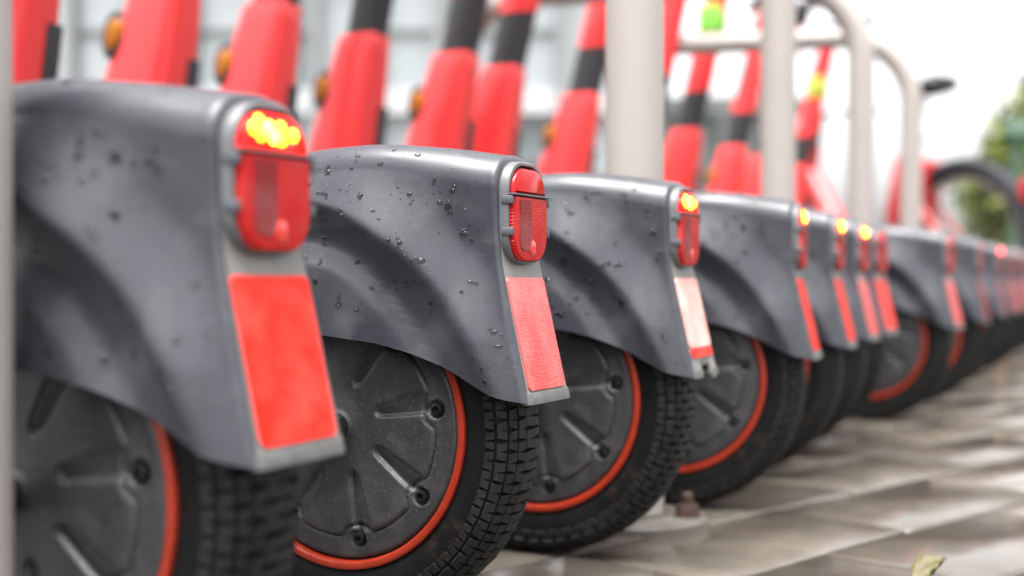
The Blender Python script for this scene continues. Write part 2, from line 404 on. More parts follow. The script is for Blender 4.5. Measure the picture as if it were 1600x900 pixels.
rings = [[Vector((u, s, z)) for s, z in f(i)] for f, u, i in ((o_out, .004, 0), (o_out, -.0030, 0), (o_out, -.0042, .0009), (o_in, -.0042, -.0004), (o_in, -.0030, 0), (o_in, .0015, 0))]
frame_b.rings(rings, cap=False); FRAME = frame_b.mesh('lamp_frame', 'frame_grey')
back_b = prism(lambda i: lamp_outline(ZL0, ZL1, LH, .018, .0155, inset=i), [(.004, .0), (-.0012, .0)]); BACK = back_b.mesh('lamp_back', 'black_plastic')
f_top = lambda i: lamp_outline(ZD + .0004, ZL1 - .0012, LH - .0005, .0155, .0015, inset=i)
f_bot = lambda i: lamp_outline(ZL0, ZD - .0007, LH, .0012, .0155, inset=i)
LENS_T = {k: prism(f_top, [(-.001, 0), (-.0052, 0), (-.0062, .0007), (-.0067, .0016)]).mesh('signal_lens', m, True, 40) for k, m in (('off', 'lens_red'), ('lit', 'lens_lit'))}
LENS_B = prism(f_bot, [(-.001, 0), (-.0062, 0), (-.0072, .0008), (-.0074, .0020)]).mesh('reflex_lens', 'prism_red', True, 40)
inset_b = prism(lambda i: lamp_outline(ZL0 + .006, ZD - .003, .0075, .0008, .005, inset=i), [(-.0070, 0), (-.0080, .0004)])
inset_b.v = [(x, y + .0085, z) for x, y, z in inset_b.v]; INSET = inset_b.mesh('reflex_grid', 'prism_grey', True, 40)
sp = MB(); sp.rings([[Vector((u, r * math.cos(2 * math.pi * j / 24), r * math.sin(2 * math.pi * j / 24))) for j in range(24)] for u, r in ((0, .0046), (-.0009, .0046), (-.0015, .0036), (-.0017, .0015))])
SPOT = sp.mesh('reflex_spot', 'spot_red')
dv = MB(); dv.box((-.0045, 0, ZD), (.008, .0505, .0011), bev=.0004); DIV = dv.mesh('lamp_divider', 'clip_grey')
cl = MB(); cl.box((0, 0, 0), (.0075, .0032, .0052), bev=.0009); CLIP = cl.mesh('clip', 'clip_grey')
ridge = MB()
def _outl(k):           # walk down the lens edge from the divider
    pts = [p for p in lamp_outline(ZL0, ZD - .0007, LH, .0012, .0155, 24) if p[0] > 0]; pts.sort(key=lambda p: -p[1])
    dist = [0]
    for a_, b_ in zip(pts, pts[1:]): dist.append(dist[-1] + math.hypot(a_[0] - b_[0], a_[1] - b_[1]))
    return itp(k, dist, [p[0] for p in pts]), itp(k, dist, [p[1] for p in pts])
for k in range(20):
    (s0_, z0_), (s1_, z1_) = _outl(.003 + k * .0021), _outl(.0032 + k * .0021)
    ridge.box((-.0036, s0_, z0_), (.0052, .0008, .0012), Matrix.Rotation(math.atan2(s1_ - s0_, -(z1_ - z0_)) + .4, 3, 'X'))
RIDGE = ridge.mesh('side_prism', 'spot_red', False)
led = MB(); led.rings([[Vector((u, r * math.cos(2 * math.pi * j / 12), r * math.sin(2 * math.pi * j / 12))) for j in range(12)] for u, r in ((0, .0029), (-.0008, .0026), (-.0013, .0014))])
LED = {k: led.mesh('led', m) for k, m in (('lit', 'led_lit'), ('red', 'led_red'), ('hot', 'led_hot'))}

# reflective panel on the sloping lower rear face
def panel_mesh(m, z_hi=.2225, z_lo=.1548):
    b = MB(); hw = .0255; rings = []
    for off, ins in ((.0005, 0), (-.0008, 0), (-.0012, .0005)):
        pts = lamp_outline(z_lo, z_hi, hw, .003, .0035, 6, ins); rings.append([Vector((urear(z) + off * .97, s, z + off * .22)) for s, z in pts])
    b.rings(rings, cap=False)
    n = len(rings[0]); o0 = 2 * n; L = len(pts); h = L // 2
    # fill in strips so that the slight bend is kept
    idx = sorted(range(n), key=lambda i: -rings[2][i].z)
    b.f.append(tuple(o0 + j for j in range(n)))
    return b.mesh('reflective_panel', m, False)
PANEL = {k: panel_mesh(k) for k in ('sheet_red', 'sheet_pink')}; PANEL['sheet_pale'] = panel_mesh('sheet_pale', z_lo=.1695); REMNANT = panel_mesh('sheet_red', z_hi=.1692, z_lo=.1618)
tp = MB()
prof = [(.0002, .1540), (-.0014, .1535), (-.0018, .1495), (-.0012, .1468), (.004, .1462), (.007, .1475)]
hwT = .0290
rings = []
for s, k in ((-hwT, .5), (-hwT + .001, .85), (-hwT + .003, 1), (hwT - .003, 1), (hwT - .001, .85), (hwT, .5)):
    rings.append([Vector((urear(z) + du * k + (1 - k) * .002, s, z)) for du, z in prof])
tp.rings(rings); TIP = tp.mesh('fender_tip', 'tip_plastic', True, 50)
tp2 = MB(); rings = []
for s, k in ((.009, .6), (.011, 1), (hwT - .003, 1), (hwT, .5)): rings.append([Vector((urear(z) + du * k + (1 - k) * .002, s, z)) for du, z in prof])
tp2.rings(rings); TIP_BROKEN = tp2.mesh('fender_tip', 'tip_plastic', True, 50); tp2 = MB(); rings = []
for s, k in ((-hwT, .5), (-hwT + .003, 1), (-.018, 1), (-.016, .6)): rings.append([Vector((urear(z) + du * k + (1 - k) * .002, s, z - .002 * (1 if s > -.02 else 0))) for du, z in prof])
tp2.rings(rings); TIP_BROKEN2 = tp2.mesh('fender_tip', 'tip_plastic', True, 50)

# ------------------------------------------------------------------ wheels
def tyre_mesh():
    b = MB(); pr = [(.0885, .018), (.0885, .0215), (.0925, .0240), (.0985, .0258), (.1065, .0266), (.1130, .0254), (.1178, .0222), (.1212, .0170), (.1232, .0092), (.1238, 0)]
    full = pr + [(r, -y) for r, y in reversed(pr[:-1])]
    b.lathe(full, 96, closed=True); return b.mesh('tyre', 'rubber', True, 60)
TYRE = tyre_mesh()
def tread_mesh():
    b = MB(); rnd = random.Random(5); n = 58
    rows = [(0.0, .0072, 0, .1236, 0), (.0108, .0043, .5, .1228, 9), (.0180, .0034, 0, .1204, 26), (.0232, .0034, .5, .1162, 50), (.0254, .0030, 0, .1098, 76)]
    for y0, hw, ph, r0, tl in rows:
        for sgn in ((1,) if y0 == 0 else (1, -1)):
            for k in range(n):
                a = 2 * math.pi * (k + ph) / n; da = 2 * math.pi / n
                for half_i, (f0, f1) in enumerate(((.07, .47), (.52, .93))):
                    a0 = a + da * (f0 + rnd.uniform(-.03, .03)); a1 = a + da * (f1 + rnd.uniform(-.03, .03)); t = R(tl)
                    sk = .10 * da * (1 if half_i else -1)
                    h = .0026 + rnd.uniform(-.0003, .0003); vs = []
                    for dep, shr in ((-.0015, 1.06), (h, .93)):
                        for yy, aa in ((-hw, a0), (hw, a0 + sk), (hw, a1 + sk), (-hw, a1)):
                            am = (a0 + a1) / 2; aa = am + (aa - am) * shr; yv = yy * shr * (1 + .0)
                            r = r0 + dep * math.cos(t) - yv * math.sin(t); y = (y0 + yv * math.cos(t) + dep * math.sin(t)) * sgn
                            vs.append((r * math.cos(aa), y, r * math.sin(aa)))
                    b.add(vs, [(3, 2, 1, 0), (4, 5, 6, 7), (0, 1, 5, 4), (1, 2, 6, 5), (2, 3, 7, 6), (3, 0, 4, 7)])
    return b.mesh('tread', 'tread_rubber', False)
TREAD = tread_mesh()
NSC = 8; SA0 = 169.0; RSC = .0725
def cover_mesh(side):
    nth, nr = 336, 62
    rs = [.0] + [.004 + (.0868 - .004) * i / (nr - 1) for i in range(nr)]
    vs, fs = [], []
    for ri, r in enumerate(rs):
        for k in range(nth):
            th = 360.0 * k / nth; x, z = r * math.cos(R(th)), r * math.sin(R(th))
            y = .0222 + .0030 * smooth(r, .087, .055)
            if r > .0835: y -= .004 * smooth(r, .0835, .0868)
            d = min(((th - (SA0 + i * 360 / NSC) + 180) % 360 - 180 for i in range(NSC)), key=abs)
            rad, tan = r * math.cos(R(d)), r * math.sin(R(d))
            # scalloped seam between the inner cap and the flange
            rsm = .0705 - .0068 * math.exp(-(tan / .0095) ** 4)
            y -= .0016 * math.exp(-((r - rsm) / .0007) ** 2)
            y += .0009 * smooth(r, rsm + .0004, rsm - .0012)
            # screw pocket
            ds = math.hypot(rad - RSC, tan); y -= .0022 * smooth(ds, .0062, .0050); y += .0006 * math.exp(-((ds - .0068) / .0008) ** 2)
            # radial recess leading to each screw
            tt = tan + .0055
            L = max(abs(rad - .0485) - .0150, 0); w = .0050 + .0012 * (rad - .049) / .0135
            dd = math.hypot(L, max(abs(tt) - w + .004, 0)) - .004
            ramp = .35 + .65 * smooth(tt, -w, w)
            y -= .0034 * ramp * smooth(dd, .0014, -.0008)
            y += .002 * smooth(r, .011, .009)
            vs.append((x, y * side, z))
    for i in range(len(rs) - 1):
        for k in range(nth):
            k2 = (k + 1) % nth; q = (i * nth + k, (i + 1) * nth + k, (i + 1) * nth + k2, i * nth + k2)
            fs.append(q if side < 0 else q[::-1])
    return new_mesh('motor_cover', vs, fs, 'cover_plastic', True, 75)
COVER_L = cover_mesh(1)
cb = MB(); cb.lathe([(.0868, -.018), (.083, -.0222), (.06, -.0245), (.02, -.0250), (.001, -.0250)], 64); COVER_R = cb.mesh('motor_cover', 'cover_plastic')
rg = MB(); rg.lathe([(.0862, .0195), (.0866, .0238), (.0878, .0252), (.0902, .0256), (.0916, .0250), (.0920, .0230)], 128); RING = rg.mesh('rim_ring', 'orange_ring')
rg = MB(); rg.lathe([(.0862, -.0195), (.0866, -.0238), (.0878, -.0252), (.0902, -.0256), (.0916, -.0250), (.0920, -.0230)], 96); RING_R = rg.mesh('rim_ring', 'orange_ring')
sc = MB(); sc.lathe([(.0, .0), (.0008, .0), (.0012, .0016), (.0022, .0018), (.0024, .0038), (.0037, .0034), (.0042, .0022), (.0042, .0)], 20)
SCREW = sc.mesh('screw', 'screw_metal')
rim = MB(); rim.lathe([(.0880, .022), (.084, .0245), (.078, .016), (.060, .012), (.030, .012), (.028, .03), (.004, .03)], 64); rim.lathe([(.0880, -.022), (.084, -.0245), (.078, -.016), (.060, -.012), (.030, -.012), (.028, -.03), (.004, -.03)], 64)
FRIM = rim.mesh('rim', 'scooter_dark')
ax = MB(); ax.lathe([(.0005, .052), (.0075, .052), (.009, .050), (.009, -.034), (.0075, -.052), (.0005, -.052)], 20); AXLE = ax.mesh('axle', 'screw_metal')

# ------------------------------------------------------------------ scooter: deck, stem, bars
TAN = math.tan(R(13.5))
def stem_u(z): return 1.012 - (z - WZ) * TAN
def loft(secs, n=28, ex=3.2):
    b = MB(); rings = []
    for (u, z, hd, hw) in secs:
        ring = []
        for j in range(n):
            a = 2 * math.pi * j / n; c, s = math.cos(a), math.sin(a)
            ring.append(Vector((u + hd * math.copysign(abs(c) ** (2 / ex), c), hw * math.copysign(abs(s) ** (2 / ex), s), z - TAN * 0)))
        rings.append(ring)
    b.rings(rings); return b
hs = [(.27, .048, .034), (.30, .064, .043), (.36, .067, .045), (.45, .061, .041), (.52, .054, .037), (.58, .048, .0345), (.62, .0435, .0315), (.640, .0415, .0295), (.648, .0385, .0272)]
HOUSING = loft([(stem_u(z) + .004, z, d, w) for z, d, w in hs], ex=5).mesh('stem_housing', 'scooter_red', True, 50)
BAND = loft([(stem_u(z), z, .0375, .0265) for z in (.646, .70, .755)], ex=2.6).mesh('stem_sleeve', 'scooter_dark', True, 50)
UPPER = loft([(stem_u(z), z, d, w) for z, d, w in ((.754, .0390, .0275), (.80, .0385, .0270), (1.0, .034, .0245), (1.08, .030, .023))], ex=2.6).mesh('stem_tube', 'scooter_red', True, 50)
HEAD = loft([(stem_u(z), z, d, w) for z, d, w in ((1.078, .034, .030), (1.10, .040, .036), (1.145, .040, .036), (1.16, .030, .028))]).mesh('stem_head', 'scooter_dark', True, 50)
LOWER = loft([(stem_u(z), z, d, w) for z, d, w in ((.205, .030, .028), (.24, .034, .030), (.275, .034, .030))]).mesh('fork_crown', 'scooter_dark', True, 50)
rp = MB()
for s0, s1, z0, z1 in ((-.040, -.006, .36, .525),):
    pts = []
    for z in (z0, z0 + .05, z0 + .1, z1):
        d = itp(z, [h[0] for h in hs], [h[1] for h in hs]); u = stem_u(z) + .004 - d
        pts.append([Vector((u + .012, s0, z)), Vector((u - .0006, s0 + .006, z)), Vector((u - .0012, s1, z)), Vector((u + .012, s1, z))])
    rp.rings(pts)
RPANEL = rp.mesh('rear_panel', 'scooter_dark', True, 30)
am = MB(); bz = MB()
for b_, sc_, d0, d1 in ((bz, 1.0, -.004, .0035), (am, .66, .0, .0062)):
    rings = []
    for yy, k in ((d0, 1), (d1 * .7, 1), (d1, .86)):
        rings.append([Vector((.0185 * sc_ * k * math.cos(a) * (1 - .28 * math.sin(a)), yy, .034 * sc_ * k * math.sin(a) * -1)) for a in [2 * math.pi * j / 24 for j in range(24)]])
    b_.rings(rings)
AMBER = am.mesh('reflector_lens', 'amber'); BEZEL = bz.mesh('side_reflector', 'scooter_dark')
def fork_mesh():
    b = MB()
    for s in (-1, 1):
        b.tube([(stem_u(.215), s * .026, .215), (stem_u(.185) + .004, s * .045, .19), (stem_u(.16) + .008, s * .047, .16), (1.022, s * .047, .127)], [.012, .013, .012, .011], 12)
    b.box((stem_u(.215), 0, .218), (.05, .075, .02), bev=.004); return b.mesh('fork', 'scooter_dark')
FORK = fork_mesh()
def arc_fender(c_u, c_z, r, a0, a1, hw):
    b = MB(); rings = []
    for k in range(25):
        a = R(a0 + (a1 - a0) * k / 24); ring = []
        for s, dr in ((-hw, -.014), (-hw * .95, -.003), (-hw * .6, .002), (0, .004), (hw * .6, .002), (hw * .95, -.003), (hw, -.014), (hw - .003, -.014), (hw * .9, -.005), (0, .001), (-hw * .9, -.005), (-hw + .003, -.014)):
            ring.append(Vector((c_u + (r + dr) * math.cos(a), s, c_z + (r + dr) * math.sin(a))))
        rings.append(ring)
    b.rings(rings); return b.mesh('front_fender', 'scooter_red', True, 45)
FFENDER = arc_fender(1.022, WZ, .141, 5, 150, .038)
dk = MB(); dk.box((.575, 0, .120), (.56, .150, .072), bev=.014); DECK = dk.mesh('deck', 'scooter_dark')
dm = MB(); dm.box((.575, 0, .1575), (.50, .126, .005), bev=.0015); DMAT = dm.mesh('deck_mat', 'black_plastic')
nk = MB(); nk.tube([(.84, 0, .125), (.90, 0, .165), (stem_u(.30) - .03, 0, .29)], [.036, .034, .030], 14); NECK = nk.mesh('neck', 'scooter_dark')
rb = MB(); rb.box((.268, 0, .165), (.07, .07, .10), bev=.01); REARBLK = rb.mesh('fender_mount', 'scooter_dark')
ar = MB(); ar.tube([(WU - .012, .0425, WZ), (.17, .0435, .129), (.24, .048, .125), (.32, .055, .12)], [.008, .011, .012, .012], 10)
ARM = ar.mesh('wheel_arm', 'scooter_dark')
ks = MB(); ks.tube([(.42, .068, .09), (.40, .115, .045), (.39, .145, .006)], [.009, .008, .008], 10); ks.tube([(.375, .147, .006), (.405, .147, .006)], .0058, 8); KICK = ks.mesh('kickstand', 'scooter_dark')
HZ = 1.125
hb = MB(); hb.tube([(-.03, .25, .0), (-.012, .15, .004), (0, .05, 0), (0, -.05, 0), (-.012, -.15, .004), (-.03, -.25, 0)], .0125, 12); BAR = hb.mesh('handlebar', 'scooter_dark')
gp = MB(); gp.lathe([(.001, -.062), (.0165, -.06), (.0172, -.04), (.0165, .055), (.0185, .062), (.001, .063)], 18); GRIP = gp.mesh('grip', 'grip_mat')
bl = MB(); bl.tube([(.02, .10, -.008), (.045, .14, -.014), (.040, .23, -.016)], [.006, .0045, .004], 8); BRAKE = bl.mesh('brake_lever', 'scooter_dark')
tgm = MB(); tgm.box((0, 0, 0), (.066, .056, .075), bev=.004); TAGM = {k: tgm.mesh('band_tag', k) for k in ('neon_green', 'neon_yellow')}

def make_scooter(label, X, Y, a, lamp='off', panel='sheet_red', drops=None, broken=False, lean=0.0, tagm=None):
    t = thing('electric_scooter', label, 'scooter', (X, Y, 0), math.pi - R(a), 'electric scooters parked in a row')
    t.rotation_euler = (R(lean), 0, math.pi - R(a))
    f = obj('rear_fender', FENDER_BROKEN if broken else FENDER, t)
    obj('fender_tip', TIP_BROKEN if broken else TIP, f)
    if broken: obj('fender_tip', TIP_BROKEN2, f)
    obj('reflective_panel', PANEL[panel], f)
    if broken: obj('reflective_panel', REMNANT, f)
    if drops is not None:
        d = obj('water_drops', DROPS[drops], f); d['kind'] = 'stuff'
    tl = obj('tail_light', BACK, t)
    obj('lamp_frame', FRAME, tl); obj('lamp_divider', DIV, tl); obj('reflex_lens', LENS_B, tl); obj('reflex_grid', INSET, tl)
    obj('reflex_spot', SPOT, tl, (-.0068, -.0015, .2405))
    for s in (1, -1):
        sp_ = obj('side_prism', RIDGE, tl); sp_.scale = (1, s, 1)
    obj('signal_lens', LENS_T['lit' if lamp in ('lit', 'red') else 'off'], tl)
    if lamp != 'off':
        for q_, (s, z) in enumerate(((.0150, .2815), (.0115, .2845), (.0105, .2795), (.0060, .2825), (.0020, .2790), (-.0020, .2830), (-.0030, .2785), (-.0105, .2808))):
            obj('led', LED['hot' if lamp == 'lit' and q_ in (3, 4) else lamp], tl, (-.0067 if abs(s) < .011 else -.0061, s, z))
    for s in (1, -1):
        for z in (.2690, .2500): obj('clip', CLIP, tl, (-.0035, s * (LH + .0024), z))
    w = obj('rear_wheel', COVER_L, t, (WU, 0, WZ)); spin = random.uniform(0, 360) if lamp != 'x' else 0
    w.rotation_euler = (0, 0, 0)
    obj('motor_cover', COVER_R, w); ty = obj('tyre', TYRE, w, (0, .0015, 0)); tr = obj('tread', TREAD, w, (0, .0015, 0)); tr.rotation_euler = (0, R(spin), 0); ty.scale = tr.scale = (1, .90, 1)
    obj('rim_ring', RING, w); obj('rim_ring', RING_R, w); obj('axle', AXLE, w)
    for i in range(NSC):
        th = R(SA0 + i * 360 / NSC); obj('screw', SCREW, w, (RSC * math.cos(th), .0208, RSC * math.sin(th)))
    obj('fender_mount', REARBLK, t)
    obj('wheel_arm', ARM, t); ob = obj('wheel_arm', ARM, t); ob.scale = (1, -1, 1)
    dck = obj('deck', DECK, t); obj('deck_mat', DMAT, dck); obj('neck', NECK, t); obj('kickstand', KICK, t)
    h = obj('stem_housing', HOUSING, t); obj('rear_panel', RPANEL, h)
    zz = .556; hw = itp(zz, [q[0] for q in hs], [q[2] for q in hs])
    for s in (1, -1):
        br = obj('side_reflector', BEZEL, h, (stem_u(zz) + .049, s * (hw - .002), zz), (R(6) * s, R(-13), R(6) * s)); br.scale = (1, s, 1)
        lr = obj('reflector_lens', AMBER, h, (stem_u(zz) + .049, s * (hw - .002), zz), (R(6) * s, R(-13), R(6) * s)); lr.scale = (1, s, 1)
    obj('fork_crown', LOWER, t); obj('stem_sleeve', BAND, t); obj('stem_tube', UPPER, t); obj('stem_head', HEAD, t)
    if tagm: obj('band_tag', TAGM[tagm[0]], t, (stem_u(tagm[1]), 0, tagm[1]))
    obj('fork', FORK, t); obj('front_fender', FFENDER, t)
    fw = obj('front_wheel', FRIM, t, (1.022, 0, WZ)); obj('tyre', TYRE, fw); obj('tread', TREAD, fw)
    hbar = obj('handlebar', BAR, t, (stem_u(HZ) - .0, 0, HZ), (0, 0, R(38)))
    for s in (1, -1):
        g = obj('grip', GRIP, hbar, (-.022, s * .19, .002), (0, 0, s * R(9)))
    obj('brake_lever', BRAKE, hbar)
    return t
SCOOTERS = [
    ('scooter with broad flashing yellow tail light and deep red rear panel', -.102, .53, 27, 'lit', 'sheet_red', 0, False),
    ('raindrop-beaded scooter with unlit tail light and glossy pinkish rear panel', .0055, .79, 27, 'off', 'sheet_pink', 1, False),
    ('scooter with broken notched fender tip and pale pink rear panel', .1335, 1.0, 26, 'lit', 'sheet_pale', 2, True),
    ('scooter just past the first bolted stand leg, small yellow tail light, scuffed fender', .272, 1.22, 19, 'lit', 'sheet_red', 0, False),
    ('scooter with orange tail light squeezed between two lit scooters', .359, 1.42, 22, 'lit', 'sheet_red', 1, False),
    ('scooter with yellow tail light above a pink rear panel', .435, 1.60, 25.5, 'lit', 'sheet_pink', None, False),
    ('scooter with dull red tail light tucked right beside the pink panel', .51, 1.78, 31, 'off', 'sheet_red', None, False),
    ('unlit scooter with whole orange wheel ring showing below its fender', .673, 1.98, 29, 'off', 'sheet_pink', None, False),
    ('unlit scooter between the ringed wheel and the round red glowing lamp', .818, 2.25, 21, 'off', 'sheet_red', None, False),
    ('scooter with round plain red glowing tail light', .985, 2.60, 22, 'red', 'sheet_red', None, False),
    ('unlit scooter just past the round red glowing lamp', 1.14, 2.93, 28, 'off', 'sheet_red', None, False),
    ('scooter with neon green tag on its stem', 1.262, 3.16, 31, 'off', 'sheet_red', None, False),
    ('scooter with red stem between green-tagged scooter and second broad stand leg', 1.50, 3.66, 27, 'off', 'sheet_red', None, False),
    ('scooter with red stem half hidden behind the second stand leg', 1.66, 3.98, 26, 'off', 'sheet_red', None, False),
    ('scooter with a yellow sticker round its thin red stem', 1.86, 4.35, 25, 'off', 'sheet_red', None, False),
]
for i, (lab, X, Y, a, lamp, pan, dr, br) in enumerate(SCOOTERS):
    make_scooter(lab, X, Y, a, lamp, pan, dr, br, lean=random.uniform(-.6, .6) if i not in (1,) else 0,
                 tagm=('neon_green', .95) if i == 11 else (('neon_yellow', .93) if i == 14 else None))

# ------------------------------------------------------------------ hoop stands
SR = .0268; SH = .862; SL = .85; SBR = .17
def stand_mesh():
    b = MB(); pts = [(0, 0, -.004), (0, 0, .3)]
    for k in range(13):
        a = R(90 * k / 12); pts.append((SBR - SBR * math.cos(a), 0, SH - SR - SBR + SBR * math.sin(a)))
    for k in range(13):
        a = R(90 - 90 * k / 12); pts.append((SL - SBR + SBR * math.cos(a), 0, SH - SR - SBR + SBR * math.sin(a)))
    pts += [(SL, 0, .3), (SL, 0, -.004)]
    # sweep in the xz plane with a fixed side vector
    rings = []; n = 28
    for i, p in enumerate(pts):
        p = Vector(p); t = (Vector(pts[min(i + 1, len(pts) - 1)]) - Vector(pts[max(i - 1, 0)])).normalized(); a = Vector((0, 1, 0)); c = a.cross(t)
        rings.append([p + (a * math.cos(2 * math.pi * j / n) + c * math.sin(2 * math.pi * j / n)) * SR for j in range(n)])
    b.rings(rings); return b.mesh('hoop_tube', 'rack_paint')
HOOP = stand_mesh()
pl = MB()
pl.rings([[Vector((r * math.cos(2 * math.pi * j / 40), r * math.sin(2 * math.pi * j / 40), z)) for j in range(40)] for r, z in ((.066, -.008), (.066, .001), (.0645, .0025), (.029, .003), (.0285, .007), (.0268, .0075))])
PLATE = pl.mesh('base_plate', 'plate_wet')
bo = MB()
bo.rings([[Vector((r * math.cos(math.pi / 3 * j), r * math.sin(math.pi / 3 * j), z)) for j in range(6)] for r, z in ((.0105, .0), (.0105, .009), (.0092, .011))])
bo.rings([[Vector((r * math.cos(math.pi / 5 * j), r * math.sin(math.pi / 5 * j), z)) for j in range(10)] for r, z in ((.0055, .010), (.0055, .020), (.0040, .0215))])
bo.rings([[Vector((r * math.cos(math.pi / 8 * j), r * math.sin(math.pi / 8 * j), z)) for j in range(16)] for r, z in ((.013, -.0005), (.013, .0012))])
BOLT = bo.mesh('anchor_bolt', 'rust', True, 30)
stands = [(-.2235, .50, 'cream bike stand leg beside the broad flashing yellow tail light'),
          (.112, 1.17, 'thick cream bike stand leg rising behind the broken fender'),
          (.405, 1.95, 'cream bike stand whose leg stands just past the green-tagged stem'),
          (.703, 2.58, 'cream hoop stand with rounded shoulder next to the yellow-stickered stem'),
          (.997, 3.20, 'cream hoop stand with full arched corner beside the bicycle saddle')]
for k, (x, y, lab) in enumerate(stands):
    t = thing('bike_stand', lab, 'bike stand', (x, y, 0), math.pi - R(14), 'cream hoop stands between the scooters')
    obj('hoop_tube', HOOP, t)
    for px in (0, SL):
        p = obj('base_plate', PLATE, t, (px, 0, .004))
        for q in range(3):
            a = R(48 + 120 * q + (138 if k == 1 else 0)); obj('anchor_bolt', BOLT, p, (.048 * math.cos(a), .048 * math.sin(a), .0028))

# ------------------------------------------------------------------ bicycle
def bicycle():
    fx, fy = -.46, .89
    t = thing('bicycle', 'grey and red hire bicycle with black saddle, mudguard and red tail lamp', 'bicycle', (1.845, 5.25, 0), math.atan2(fy, fx))
    def wheel(x):
        b = MB(); n = 64; b.tube([(.325 * math.cos(2 * math.pi * k / n), 0, .325 * math.sin(2 * math.pi * k / n)) for k in range(n)], .028, 10, closed=True)
        w = obj('wheel', b.mesh('wheel', 'rubber'), t, (x, 0, .347))
        b = MB(); b.tube([(.297 * math.cos(2 * math.pi * k / n), 0, .297 * math.sin(2 * math.pi * k / n)) for k in range(n)], .010, 8, closed=True); obj('rim', b.mesh('rim', 'alu'), w)
        b = MB()
        for k in range(28):
            a = 2 * math.pi * k / 28; a2 = a + (.5 if k % 2 else -.5); s = .02 if (k // 2) % 2 else -.02
            b.tube([(.03 * math.cos(a2), s, .03 * math.sin(a2)), (.29 * math.cos(a), 0, .29 * math.sin(a))], .0014, 5)
        obj('spokes', b.mesh('spokes', 'alu'), w)
        b = MB(); b.lathe([(.001, .045), (.03, .04), (.03, .02), (.018, .015), (.018, -.015), (.03, -.02), (.03, -.04), (.001, -.045)], 20); obj('hub', b.mesh('hub', 'bike_grey'), w)
    wheel(0); wheel(1.10)
    def guard(name, cx, a0, a1):
        b = MB(); rings = []
        for k in range(33):
            a = R(a0 + (a1 - a0) * k / 32)
            rings.append([Vector((cx + (.362 + dr) * math.cos(a), s, .347 + (.362 + dr) * math.sin(a))) for s, dr in ((-.042, -.034), (-.040, .004), (-.022, .016), (0, .019), (.022, .016), (.040, .004), (.042, -.034), (.038, -.034), (.034, .000), (0, .010), (-.034, .000), (-.038, -.034))])
        b.rings(rings); return obj(name, b.mesh(name, 'bike_grey', True, 45), t)
    g = guard('mudguard', 0, 60, 205); guard('mudguard', 1.10, 20, 130)
    b = MB(); b.box((-.345, 0, .57), (.07, .07, .10), bev=.02); obj('tail_lamp', b.mesh('tail_lamp', 'lens_red'), g)
    b = MB(); b.tube([(.40, 0, .30), (.33, 0, .55), (.27, 0, .73)], [.05, .048, .04], 14); b.tube([(.42, 0, .30), (.70, 0, .40), (.93, 0, .72)], [.065, .06, .05], 16)
    for s in (-1, 1):
        b.tube([(0, s * .06, .347), (.2, s * .05, .31), (.40, s * .03, .29)], .013, 10); b.tube([(0, s * .06, .347), (.15, s * .05, .5), (.29, s * .02, .66)], .011, 10)
    b.tube([(.955, 0, .62), (.90, 0, .86)], .03, 14); fr = obj('frame', b.mesh('frame', 'bike_red'), t)
    b = MB(); b.box((.26, 0, .60), (.20, .13, .30), Matrix.Rotation(-.25, 3, 'Y'), bev=.025); obj('lock_box', b.mesh('lock_box', 'bike_red'), fr)
    b = MB(); b.tube([(.285, 0, .70), (.245, 0, .85)], .030, 14); obj('post_clamp', b.mesh('post_clamp', 'bike_black'), fr)
    b = MB(); b.tube([(.25, 0, .84), (.205, 0, 1.01)], .0145, 12); obj('seat_post', b.mesh('seat_post', 'alu'), t)
    b = MB(); rings = []
    for x, hw, h, z in ((.065, .02, .012, 1.045), (.075, .07, .025, 1.05), (.11, .095, .033, 1.053), (.17, .085, .032, 1.046), (.24, .040, .025, 1.042), (.31, .022, .02, 1.044), (.345, .015, .014, 1.038), (.352, .006, .006, 1.034)):
        rings.append([Vector((x, hw * math.cos(2 * math.pi * j / 16), z + h * math.sin(2 * math.pi * j / 16) * (1 if math.sin(2 * math.pi * j / 16) > 0 else 1.5))) for j in range(16)])
    b.rings(rings); obj('saddle', b.mesh('saddle', 'bike_black'), t)
    b = MB(); b.tube([(.945, 0, .66), (1.0, 0, .55)], .022, 12)
    for s in (-1, 1): b.tube([(.985, s * .03, .60), (1.04, s * .055, .50), (1.10, s * .06, .347)], [.016, .015, .012], 10)
    obj('fork', b.mesh('fork', 'bike_grey'), t)
    b = MB(); b.tube([(.90, 0, .85), (.86, 0, 1.0)], .02, 12); b.tube([(.70, .30, 1.02), (.80, .24, 1.03), (.87, .08, 1.01), (.87, -.08, 1.01), (.80, -.24, 1.03), (.70, -.30, 1.02)], .012, 10)
    h = obj('handlebar', b.mesh('handlebar', 'bike_black'), t)
    b = MB(); b.lathe([(.001, .03), (.09, .028), (.095, .02), (.06, .015), (.001, .012)], 28); obj('chainring', b.mesh('chainring', 'bike_black'), t, (.42, -.075, .29))
    for s, a in ((1, .6), (-1, .6 + math.pi)):
        b = MB(); b.tube([(.42, s * .07, .29), (.42 + .17 * math.cos(a), s * .09, .29 + .17 * math.sin(a))], .011, 8); b.box((.42 + .17 * math.cos(a), s * .14, .29 + .17 * math.sin(a)), (.09, .09, .022), bev=.005); obj('crank', b.mesh('crank', 'bike_black'), t)
bicycle()

